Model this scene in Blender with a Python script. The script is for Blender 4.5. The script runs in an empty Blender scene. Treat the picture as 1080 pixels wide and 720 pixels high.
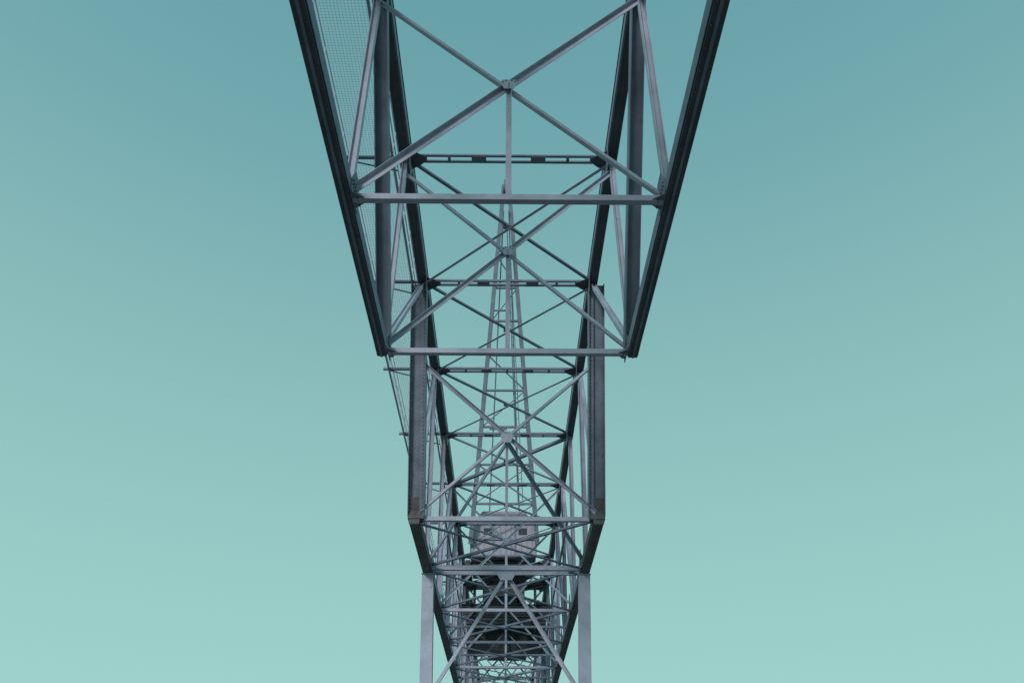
import bpy, bmesh, math, random
from mathutils import Vector, Matrix
random.seed(4)
S=bpy.context.scene
S.view_settings.view_transform='Standard'; S.view_settings.look='None'; S.view_settings.exposure=0

def lin(c):
    return tuple(((v/255)/12.92 if v/255<=0.04045 else ((v/255+0.055)/1.055)**2.4) for v in c)+(1,)

# ---------------- world
w=bpy.data.worlds.new("World"); S.world=w; w.use_nodes=True
nt=w.node_tree; nt.nodes.clear()
out=nt.nodes.new('ShaderNodeOutputWorld'); bg=nt.nodes.new('ShaderNodeBackground')
tc=nt.nodes.new('ShaderNodeTexCoord'); sp=nt.nodes.new('ShaderNodeSeparateXYZ'); rp=nt.nodes.new('ShaderNodeValToRGB')
nt.links.new(tc.outputs['Generated'],sp.inputs[0]); nt.links.new(sp.outputs['Z'],rp.inputs[0])
nt.links.new(rp.outputs[0],bg.inputs[0]); nt.links.new(bg.outputs[0],out.inputs[0])
cr=rp.color_ramp
stops=[(0.0,(162,211,206)),(0.18,(158,208,203)),(0.36,(148,199,195)),(0.57,(133,183,184)),(0.73,(115,169,175)),(0.86,(104,160,169)),(1.0,(98,152,162))]
cr.elements[0].position=stops[0][0]; cr.elements[0].color=lin(stops[0][1])
cr.elements[1].position=1.0; cr.elements[1].color=lin(stops[-1][1])
for p,c in stops[1:-1]:
    e=cr.elements.new(p); e.color=lin(c)
bg.inputs[1].default_value=1.0

sun=bpy.data.lights.new("sun","SUN"); sun.energy=1.5; sun.angle=math.radians(14); sun.color=(1,.93,.95)
so=bpy.data.objects.new("sun",sun); S.collection.objects.link(so)
so.rotation_euler=Vector((0.38,0.78,-0.38)).to_track_quat('-Z','Y').to_euler()

# ---------------- materials
def mat(name,c,rough=.6,var=.25,rust=0.0,metal=0.0,scale=1.2,rustcol=(.10,.045,.02)):
    m=bpy.data.materials.new(name); m.use_nodes=True; n=m.node_tree; b=n.nodes['Principled BSDF']
    t=n.nodes.new('ShaderNodeTexCoord')
    n1=n.nodes.new('ShaderNodeTexNoise'); n1.inputs['Scale'].default_value=scale; n1.inputs['Detail'].default_value=8; n1.inputs['Roughness'].default_value=.65
    n.links.new(t.outputs['Object'],n1.inputs['Vector'])
    r=n.nodes.new('ShaderNodeValToRGB')
    r.color_ramp.elements[0].position=.3; r.color_ramp.elements[1].position=.72
    r.color_ramp.elements[0].color=tuple(v*(1-var) for v in c)+(1,)
    r.color_ramp.elements[1].color=tuple(min(1,v*(1+var)) for v in c)+(1,)
    n.links.new(n1.outputs[0],r.inputs[0])
    last=r.outputs[0]
    if rust>0:
        n2=n.nodes.new('ShaderNodeTexNoise'); n2.inputs['Scale'].default_value=2.3; n2.inputs['Detail'].default_value=10; n2.inputs['Roughness'].default_value=.75
        n.links.new(t.outputs['Object'],n2.inputs['Vector'])
        r2=n.nodes.new('ShaderNodeValToRGB'); r2.color_ramp.elements[0].position=.66-rust; r2.color_ramp.elements[1].position=.74-rust
        n.links.new(n2.outputs[0],r2.inputs[0])
        mx=n.nodes.new('ShaderNodeMix'); mx.data_type='RGBA'
        n.links.new(r2.outputs[0],mx.inputs['Factor']); n.links.new(last,mx.inputs['A']); mx.inputs['B'].default_value=rustcol+(1,)
        last=mx.outputs['Result']
    n.links.new(last,b.inputs['Base Color'])
    b.inputs['Roughness'].default_value=rough; b.inputs['Metallic'].default_value=metal
    bp=n.nodes.new('ShaderNodeBump'); bp.inputs['Strength'].default_value=.25; bp.inputs['Distance'].default_value=.01
    n3=n.nodes.new('ShaderNodeTexNoise'); n3.inputs['Scale'].default_value=25
    n.links.new(t.outputs['Object'],n3.inputs['Vector']); n.links.new(n3.outputs[0],bp.inputs['Height']); n.links.new(bp.outputs[0],b.inputs['Normal'])
    return m
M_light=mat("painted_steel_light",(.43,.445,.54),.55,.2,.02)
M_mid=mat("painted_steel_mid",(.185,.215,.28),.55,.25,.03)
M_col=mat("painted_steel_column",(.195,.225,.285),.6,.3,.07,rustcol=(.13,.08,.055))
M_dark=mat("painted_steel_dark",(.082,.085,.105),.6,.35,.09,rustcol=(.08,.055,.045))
M_rust=mat("rusty_steel",(.12,.115,.13),.8,.4,.14,rustcol=(.13,.08,.055))
M_bolt=mat("bolt_steel",(.14,.15,.18),.5)
M_grate=mat("galvanised_grating",(.7,.7,.76),.5,.12)
M_house=mat("mauve_cladding",(.42,.38,.45),.6,.08)
M_black=mat("machinery_black",(.022,.024,.03),.5,.3)
M_glass=mat("window_glass",(.05,.06,.07),.15,.1)
M_conc=mat("concrete",(.30,.29,.28),.9,.25,0,scale=.4)
M_ground=mat("quay_concrete",(.17,.168,.165),.95,.35,0,scale=.3)

# ---------------- builders
class Part:
    def __init__(s,name,mat_,parent): s.name=name; s.bm=bmesh.new(); s.mat=mat_; s.parent=parent
    def prof(s,pts,p1,p2,hint=(0,0,1)):
        p1=Vector(p1); p2=Vector(p2); d=(p2-p1).normalized(); h=Vector(hint)
        if abs(d.dot(h))>.98: h=Vector((0,1,0)) if abs(d.y)<.9 else Vector((1,0,0))
        y=(h-d*h.dot(d)).normalized(); x=d.cross(y)
        a=[s.bm.verts.new(p1+x*u+y*v) for u,v in pts]; b=[s.bm.verts.new(p2+x*u+y*v) for u,v in pts]
        n=len(pts)
        for i in range(n): s.bm.faces.new((a[i],a[(i+1)%n],b[(i+1)%n],b[i]))
        s.bm.faces.new(a[::-1]); s.bm.faces.new(b)
    def box(s,p1,p2,w,h,hint=(0,0,1)):
        s.prof([(-w/2,-h/2),(w/2,-h/2),(w/2,h/2),(-w/2,h/2)],p1,p2,hint)
    def I(s,p1,p2,w,h,hint=(0,0,1),t=.03):
        W=w/2;H=h/2;q=t/2
        s.prof([(-W,-H),(W,-H),(W,-H+t),(q,-H+t),(q,H-t),(W,H-t),(W,H),(-W,H),(-W,H-t),(-q,H-t),(-q,-H+t),(-W,-H+t)],p1,p2,hint)
    def L(s,p1,p2,w,h,hint=(0,0,1),t=.018):
        W=w/2;H=h/2
        s.prof([(-W,-H),(W,-H),(W,-H+t),(-W+t,-H+t),(-W+t,H),(-W,H)],p1,p2,hint)
    def U(s,p1,p2,w,h,hint=(0,0,1),t=.02):
        W=w/2;H=h/2
        s.prof([(-W,-H),(W,-H),(W,H),(W-t,H),(W-t,-H+t),(-W+t,-H+t),(-W+t,H),(-W,H)],p1,p2,hint)
    def cyl(s,p1,p2,r,n=8):
        s.prof([(r*math.cos(2*math.pi*i/n),r*math.sin(2*math.pi*i/n)) for i in range(n)],p1,p2)
    def poly(s,pts,ext):
        e=Vector(ext); a=[s.bm.verts.new(Vector(p)-e/2) for p in pts]; b=[s.bm.verts.new(Vector(p)+e/2) for p in pts]
        n=len(pts)
        for i in range(n): s.bm.faces.new((a[i],a[(i+1)%n],b[(i+1)%n],b[i]))
        s.bm.faces.new(a[::-1]); s.bm.faces.new(b)
    def done(s,bev=0):
        bmesh.ops.recalc_face_normals(s.bm,faces=s.bm.faces)
        me=bpy.data.meshes.new(s.name); s.bm.to_mesh(me); s.bm.free(); me.materials.append(s.mat)
        o=bpy.data.objects.new(s.name,me); S.collection.objects.link(o)
        if s.parent: o.parent=s.parent
        if bev:
            m=o.modifiers.new("bevel",'BEVEL'); m.width=bev; m.segments=1; m.limit_method='ANGLE'
        return o
def empty(name):
    e=bpy.data.objects.new(name,None); S.collection.objects.link(e); return e

CZ=1.7
HL=12+CZ; HR=10.85+CZ; HU=20+CZ; X=3.52
B=empty("steel_truss_bridge")
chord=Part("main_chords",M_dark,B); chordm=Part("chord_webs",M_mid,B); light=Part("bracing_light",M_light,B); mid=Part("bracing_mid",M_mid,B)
bolts=Part("bolts",M_bolt,B); gus=Part("gusset_plates",M_mid,B); rust=Part("rusty_joint_plates",M_rust,B); col=Part("raked_columns",M_col,B)

def P(sx,y,z,x=X): return Vector((sx*x,y,z))
step=6.68
U=[17.7+step*k for k in range(-5,15)]   # upper nodes
U[4]=11.35
L_near=[-12.4,-6.2,-0.2,5.8,11.8,17.75]
L_rear=[27.45,33.0]+[39.6+step*k for k in range(0,11)]
Yend=U[-1]

for sx in (-1,1):
    for dx in (-.13,.13):
        chord.U((sx*X+dx,U[0]-.4,HU),(sx*X+dx,Yend+.4,HU),.09,.42)
    chord.box((sx*X,U[0]-.4,HU+.225),(sx*X,Yend+.4,HU+.225),.44,.025)
    chord.box((sx*X,U[0]-.4,HU-.19),(sx*X,Yend+.4,HU-.19),.165,.03)
    chordm.box((sx*(X-.19),U[0]-.4,HU+.02),(sx*(X-.19),Yend+.4,HU+.02),.02,.30)
for sx in (-1,1):
    y0,y1=L_near[0]-.4,L_near[-1]+.0
    chord.I((sx*X,y0,HL),(sx*X,y1,HL),.26,.44,t=.035)
    chordm.box((sx*(X-.145),y0,HL+.0),(sx*(X-.145),y1,HL+.0),.02,.33)
    chordm.box((sx*(X+.0),y0,HL-.235),(sx*(X+.0),y1,HL-.235),.06,.02)
    gus.box((sx*X,y1-.5,HL+.02),(sx*X,y1+.01,HL+.02),.30,.38)
    y=y0+.5
    while y<y1-.6:
        for dx in (-.09,.09): bolts.cyl((sx*X+dx,y,HL-.245),(sx*X+dx,y,HL-.215),.018,6)
        y+=.45
for sx in (-1,1):
    xr=X-.05
    chord.I((sx*xr,L_rear[0]-.15,HR),(sx*xr,L_rear[-1]+.4,HR),.34,.5,t=.035)
    chordm.box((sx*(xr-.18),L_rear[1]+.5,HR+.03),(sx*(xr-.18),L_rear[-1]+.4,HR+.03),.02,.38)
    rust.box((sx*(xr-.18),L_rear[0]-.15,HR+.03),(sx*(xr-.18),L_rear[1]+.5,HR+.03),.02,.38)
    rust.box((sx*xr,L_rear[0]-.16,HR-.265),(sx*xr,L_rear[1]+.5,HR-.265),.34,.02)
    rust.box((sx*xr,L_rear[0]-.19,HR-.0),(sx*xr,L_rear[0]-.155,HR-.0),.4,.5)

def gusset(sx,y,z,ly=1.0,lz=.8,dirz=-1,xoff=-.20):
    x=sx*(X+xoff)
    a=[(x,y-ly*.5,z+.18*(-dirz)),(x,y+ly*.5,z+.18*(-dirz)),(x,y+ly*.5,z+dirz*.15),(x,y+ly*.25,z+dirz*lz),(x,y-ly*.25,z+dirz*lz),(x,y-ly*.5,z+dirz*.15)]
    gus.poly(a,(.02,0,0))
    for i in range(-3,4):
        for jz in (0,.12):
            bolts.cyl((x-sx*.035,y+i*ly*.13,z+dirz*jz),(x+sx*.0,y+i*ly*.13,z+dirz*jz),.022,6)

def hgusset(sx,y,z,s=.45,inn=1.1,part=None):
    x=sx*(X-.15)
    (part or chord).poly([(x,y-s,z),(x,y+s,z),(x-sx*s*inn*.6,y+s*.6,z),(x-sx*s*inn,y+.08,z),(x-sx*s*inn,y-.08,z),(x-sx*s*inn*.6,y-s*.6,z)],(0,0,.02))
    for i in range(-2,3):
        bolts.cyl((x-sx*.12,y+i*s*.3,z-.035),(x-sx*.12,y+i*s*.3,z),.022,6)

for i,y in enumerate(U):
    for dy in (-.13,.13):
        mid.L((-X,y+dy,HU-.12),(X,y+dy,HU-.12),.09,.15)
    n=7
    for k in range(n):
        xx=-X+2*X*(k+.5)/n
        mid.box((xx,y-.15,HU-.21),(xx,y+.15,HU-.21),.5 if k%2==0 else .1,.02)
    mid.L((-X-2.5,y,HU-.08),(-X-.2,y,HU-.08),.12,.18)
    mid.L((-X-2.3,y,HU-.15),(-X-.2,y,HU-.75),.07,.07)
    for sx in (-1,1):
        gusset(sx,y,HU-.08,1.1,.65)
        hgusset(sx,y,HU-.22,.46,1.2)
    if i<len(U)-1 and i not in (3,4):
        y2=U[i+1]
        if i==8:
            mid.U((-X,y2,HU-.25),(X,y,HU-.25),.2,.16)
            light.L((X,y2,HU-.10),(-X,y,HU-.10),.11,.09)
        else:
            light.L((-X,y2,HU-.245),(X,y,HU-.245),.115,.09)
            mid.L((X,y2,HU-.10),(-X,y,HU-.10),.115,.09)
        gus.box((-.18,(y+y2)/2,HU-.17),(.18,(y+y2)/2,HU-.17),.24,.02)

def frame(yb,zb,yt,zt,ws=.15,centre=True,beam=.15,post=.18,m=light,posts=True,g=1.0,drop=.25):
    for sx in (-1,1):
        if posts: m.I(P(sx,yb,zb,X-.02),P(sx,yt,zt,X-.02),post,post,hint=(1,0,0),t=.025)
    m.L(P(-1,yb,zb+.1),P(1,yt,zt-drop),ws,ws*.7,hint=(0,-1,0))
    m.L(P(1,yb+.1,zb+.1),P(-1,yt+.1,zt-drop),ws,ws*.7,hint=(0,-1,0))
    m.U(P(-1,yb,zb-.05,X-.15),P(1,yb,zb-.05,X-.15),beam,beam*1.1)
    yc=(yb+yt)/2; zc=(zb+.1+zt-drop)/2
    if centre:
        m.L((0,yc,zc),(0,yb,zb),.13,.12,hint=(0,-1,0))
    k=.72*g
    m.poly([(-.3*k,yc-.07,zc+.03),(-.2*k,yc-.07,zc+.17*k),(.2*k,yc-.07,zc+.17*k),(.3*k,yc-.07,zc+.03),(.16*k,yc-.07,zc-.3*k),(-.16*k,yc-.07,zc-.3*k)],(0,.02,0))
    for bx,bz in ((-.15,.03),(.15,.03),(-.07,.08),(.07,.08),(0,-.16),(0,-.06)):
        bolts.cyl((bx,yc-.10,zc+bz),(bx,yc-.07,zc+bz),.018,6)
yts=[-15.7,-9.02,-2.34,4.34,11.35,17.7]
for i,yl in enumerate(L_near):
    frame(yl,HL,yts[i],HU,ws=(.18 if i==4 else .15),drop=(.95 if i<5 else .7))
    for sx in (-1,1):
        gusset(sx,yl,HL+.05,.8,.55,dirz=1,xoff=-.165)
        hgusset(sx,yl,HL-.10,.26,1.0,gus)
for i in range(len(L_near)-1):
    for sx in (-1,1):
        if i%2==0:
            mid.I(P(sx,yts[i],HU-.2,X-.02),P(sx,L_near[i+1],HL+.2,X-.02),.36,.38,hint=(1,0,0),t=.03)
        else:
            mid.I(P(sx,L_near[i],HL+.2,X-.02),P(sx,yts[i+1],HU-.2,X-.02),.36,.38,hint=(1,0,0),t=.03)
for sx in (-1,1):
    light.I(P(sx,L_near[-1],HL+.2),P(sx,U[6],HU-.25),.16,.18,hint=(1,0,0),t=.025)
# main raked columns
cb=(27.45,HR); ct=(U[6],HU)
for sx in (-1,1):
    p1=P(sx,ct[0],ct[1]-.25,X+.14); p2=P(sx,cb[0],cb[1]+.1,X-.08)
    for o in (.28,-.33):
        col.box(p1+Vector((sx*o,0,0)),p2+Vector((sx*o,0,0)),.50,.03,hint=(1,0,0))
    col.box(p1+Vector((-sx*.02,.0,0)),p2+Vector((-sx*.02,.0,0)),.03,.56,hint=(1,0,0))
    col.box(p1+Vector((-sx*.22,-.13,0)),p2+Vector((-sx*.22,-.13,0)),.02,.17,hint=(1,0,0))
    d=(p2-p1)
    for k in range(1,60):
        q=p1+d*k/60
        for o in (-.25,.21): bolts.cyl(q+Vector((sx*o,-.18,0)),q+Vector((sx*o,-.13,0)),.016,6)
    rust.box(p2-d.normalized()*.7+Vector((-sx*.02,-.05,0)),p2+Vector((-sx*.02,-.05,0)),.12,.575,hint=(1,0,0))
    rust.box(p2+Vector((-.30-sx*.02,-.0,-.08)),p2+Vector((.30-sx*.02,-.0,-.08)),.44,.16)
def colpt(t,sx=1,x=X-.15): return Vector((sx*x,ct[0]+(cb[0]-ct[0])*t,ct[1]+(cb[1]-ct[1])*t))
t0=.38
for sx in (-1,1):
    light.L(colpt(t0,-sx)+Vector((0,-.12-.05*sx,0)),colpt(.98,sx)+Vector((0,-.12-.05*sx,0)),.15,.12,hint=(0,-1,0))
light.U(colpt(1,-1,X-.37),colpt(1,1,X-.37),.16,.17)
mc=(colpt(t0)+colpt(.98))/2; mc.x=0
lowc=colpt(1); lowc.x=0
light.L(mc,lowc,.11,.11,hint=(0,-1,0))
light.poly([(-.26,mc.y-.22,mc.z),(-.1,mc.y-.22,mc.z+.18),(.1,mc.y-.22,mc.z+.18),(.26,mc.y-.22,mc.z),(.15,mc.y-.22,mc.z-.3),(-.15,mc.y-.22,mc.z-.3)],(0,.02,0))
light.U((-X+.1,33,HR-.05),(X-.1,33,HR-.05),.18,.2)
light.U((-X+.1,33.7,HR-.05),(X-.1,33.7,HR-.05),.1,.16)
for sx in (-1,1):
    light.L((0,mc.y+.3,mc.z),P(sx,33,HR+.1),.15,.12,hint=(0,-1,0))
    light.I(P(sx,33,HR+.2),P(sx,U[7],HU-.3),.2,.22,hint=(1,0,0),t=.025)
    light.I(P(sx,cb[0],HR+.4),P(sx,U[7],HU-.3),.18,.2,hint=(1,0,0),t=.025)
for i in range(1,len(L_rear)):
    yl=L_rear[i]; yt=U[7+i] if 7+i<len(U) else U[-1]
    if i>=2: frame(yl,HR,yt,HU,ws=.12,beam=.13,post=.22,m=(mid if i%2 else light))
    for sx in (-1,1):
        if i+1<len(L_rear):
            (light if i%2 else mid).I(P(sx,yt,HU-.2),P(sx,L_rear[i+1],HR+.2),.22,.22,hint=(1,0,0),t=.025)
        gusset(sx,yl,HR+.05,1.1,.7,dirz=1,xoff=-.255)
for i in range(len(L_rear)-1):
    a,b=L_rear[i],L_rear[i+1]
    mid.L((-X,a,HR-.1),(X,b,HR-.1),.12,.1); mid.L((X,a,HR+.02),(-X,b,HR+.02),.12,.1)
    if i>=2:
        zz=(HR+HU)/2+.4
        for sx in (-1,1): mid.L(P(sx,a,zz,X-.15),P(sx,b,zz,X-.15),.1,.14)
        mid.U(P(-1,(a+b)/2,HR-.02),P(1,(a+b)/2,HR-.02),.10,.12)

for Y0,xt,xb in ((33.2,X-.1,2.9),(99.0,X-.1,2.9)):
    for sx in (-1,1):
        light.I((sx*xt,Y0,HR-.28),(sx*xb,Y0,.5),.50,.44,hint=(0,1,0),t=.04)
        light.box((sx*xt*1.0-.27,Y0,HR-.3),(sx*xt+.27,Y0,HR-.3),.6,.03)
        light.L((0,Y0-.15,HR-.3),(sx*3.1,Y0-.15,7.3),.16,.14,hint=(0,-1,0))
        light.L((sx*2.95,Y0-.15,6.7),(-sx*2.8,Y0-.15-.1*sx,1.2),.17,.14,hint=(0,-1,0))
    light.U((-3.05,Y0,7.0),(3.05,Y0,7.0),.2,.24)
    light.poly([(-.42,Y0-.3,HR-.3),(.42,Y0-.3,HR-.3),(.25,Y0-.3,HR-.6),(-.25,Y0-.3,HR-.6)],(0,.02,0))
for p in (chord,chordm,light,mid,gus,rust,col): p.done(.004)
bolts.done()
foot=Part("leg_footings",M_conc,B)
for Y0 in (33.2,99.0):
    for sx in (-1,1): foot.box((sx*2.9,Y0,0),(sx*2.9,Y0,.55),1.4,1.4)
foot.done(.03)

# walkway
WX0,WX1=-X-.45,-X-2.25; WZ=HU+.06
gr=Part("walkway_grating",M_grate,B)
y0,y1=U[0],U[-1]
n=18
for k in range(n+1):
    x=WX0+(WX1-WX0)*k/n
    gr.box((x,y0,WZ),(x,y1,WZ),.005,.016)
y=y0
while y<y1:
    gr.box((WX0,y,WZ-.005),(WX1,y,WZ-.005),.009,.009); y+=.09 if y<50 else .3
gr.done()
wk=Part("walkway_rail",M_light,B)
for x in (WX0,WX1):
    wk.U((x,y0,WZ-.09),(x,y1,WZ-.09),.07,.14)
    for z in (.55,1.1): wk.cyl((x,y0,WZ+z),(x,y1,WZ+z),.022,6)
    y=y0
    while y<=y1: wk.box((x,y,WZ),(x,y,WZ+1.1),.05,.05); y+=step/4
wk.done()

# ---------------- slewing crane standing on the bridge
C=empty("slewing_jib_crane")
hz=HU+.35; YC=64.0
hs=Part("machine_house",M_house,C)
hs.poly([(-2.95,YC,hz+.6),(2.45,YC,hz+.6),(2.45,YC,hz+3.4),(1.5,YC,hz+4.5),(-2.0,YC,hz+4.5),(-2.95,YC,hz+3.4)],(0,6,0))
hs.done(.05)
fr=Part("house_frames",M_mid,C)
for x in (-2.95,-1.1,.7,2.45): fr.box((x,YC-3.03,hz+.6),(x,YC-3.03,hz+3.4),.08,.08)
for z in (.6,2.0,3.4): fr.box((-3.0,YC-3.06,hz+z),(2.5,YC-3.06,hz+z),.1,.1)
for k in range(12):
    x=-2.7+k*.44
    fr.box((x,YC-3.01,hz+.7),(x,YC-3.01,hz+3.3),.025,.03)
fr.done()
gl=Part("house_windows",M_glass,C)
for x in (-1.9,1.0): gl.box((x,YC-3.02,hz+2.7),(x+.7,YC-3.02,hz+2.7),.06,.55)
gl.done()
bk=Part("undercarriage",M_black,C)
bk.cyl((-.2,YC,hz-.15),(-.2,YC,hz+.6),2.2,24)
for yy in (YC-2.6,YC+2.6): bk.I((-3.3,yy,hz-.1),(3.3,yy,hz-.1),.4,.6)
for sx in (-1,1):
    bk.box((sx*3.1,YC-3.4,hz-.1),(sx*3.1,YC+3.4,hz-.1),.4,.5)
bk.box((-1.9,YC-.4,HU-1.5),(1.5,YC-.4,HU-1.5),3.0,.9)
bk.box((-3.1,YC-2.2,HU-3.9),(3.1,YC-2.2,HU-3.9),.3,.7)
bk.box((-3.1,YC+.8,HU-4.6),(3.1,YC+.8,HU-4.6),4.0,1.5)
bk.box((-1.4,YC-1.0,HU-6.0),(1.6,YC-1.0,HU-6.0),1.6,1.0)
for x in (-2.6,-1.2,1.0,2.4): bk.box((x,YC-.5,HU-4.6),(x,YC-.5,HU-.3),.22,.22)
for x in (-1.8,0,1.6): bk.cyl((x-.35,YC-2.6,HU-4.3),(x+.35,YC-2.6,HU-4.3),.55,14)
for k in range(3):
    bk.I((-3.1,YC-6-k*2.3,HU-4.8-.2*k),(3.1,YC-6-k*2.3,HU-4.8-.2*k),.25,.3)
for x in (-2.4,2.2): bk.I((x,YC-11,HU-5.0),(x,YC,HU-4.8),.2,.3)
bk.done(.01)
jb=Part("jib",M_mid,C)
jb0=[Vector((sx*2.75-.2,YC-3.3,hz+1.5)) for sx in (-1,1)]
tip=Vector((-.2,52,CZ+54.5))
ends=[tip+Vector((sx*.25,0,0)) for sx in (-1,1)]
for a,b in zip(jb0,ends): jb.I(a,b,.36,.36,hint=(0,1,0),t=.06)
back=[Vector((sx*1.4-.2,YC+1.5,hz+4.5)) for sx in (-1,1)]
for a,b in zip(back,ends): jb.cyl(a,b+Vector((0,.4,-3)),.06,6)
N=10
for k in range(1,N+1):
    t=k/N*.97
    p=[a.lerp(b,t) for a,b in zip(jb0,ends)]
    jb.box(p[0],p[1],.16,.16)
    t2=(k-1)/N*.97; q=[a.lerp(b,t2) for a,b in zip(jb0,ends)]
    if k in (1,2,4,7): jb.L(q[0],p[1],.1,.1)
    if k in (2,5,8): jb.L(q[1],p[0],.1,.1)
la,lb=Vector((1.0,YC-3,hz+5)),Vector((-.1,52.3,CZ+49))
jb.cyl(la,lb,.05,6); jb.cyl(la+Vector((.4,0,0)),lb+Vector((.2,0,0)),.035,6)
for k in range(34):
    t=k/34; a=la.lerp(lb,t); b=(la+Vector((.4,0,0))).lerp(lb+Vector((.2,0,0)),t); jb.box(a,b,.03,.03)
jb.box(tip+Vector((0,0,-1.5)),tip+Vector((0,0,.6)),.45,.5)
jb.cyl(tip+Vector((0,0,.6)),tip+Vector((0,0,2.2)),.06,6)
jb.cyl(tip+Vector((-.3,-.3,-.8)),tip+Vector((.3,-.3,-.8)),.5,16)
for k,zz in ((0,7),(1,13),(2,24)):
    q=tip.lerp(Vector((-.2,YC-3.3,hz)),zz/35)
    jb.box(q+Vector((-.9-k*.2,.1,0)),q+Vector((.2,.1,0)),.12,.12)
jb.done()

# ground
g=bmesh.new(); bmesh.ops.create_grid(g,x_segments=8,y_segments=8,size=3000)
me=bpy.data.meshes.new("ground"); g.to_mesh(me); g.free(); me.materials.append(M_ground)
go=bpy.data.objects.new("ground",me); S.collection.objects.link(go)

# camera
cd=bpy.data.cameras.new("camera"); cam=bpy.data.objects.new("camera",cd); S.collection.objects.link(cam); S.camera=cam
cd.sensor_width=36; cd.lens=800/1080*36; cd.clip_end=6000
R=Matrix.Rotation(-.0072,4,'Z')@Matrix.Rotation(math.radians(90+34.75),4,'X')@Matrix.Rotation(.0016,4,'Z')
cam.matrix_world=Matrix.Translation((0,0,CZ))@R
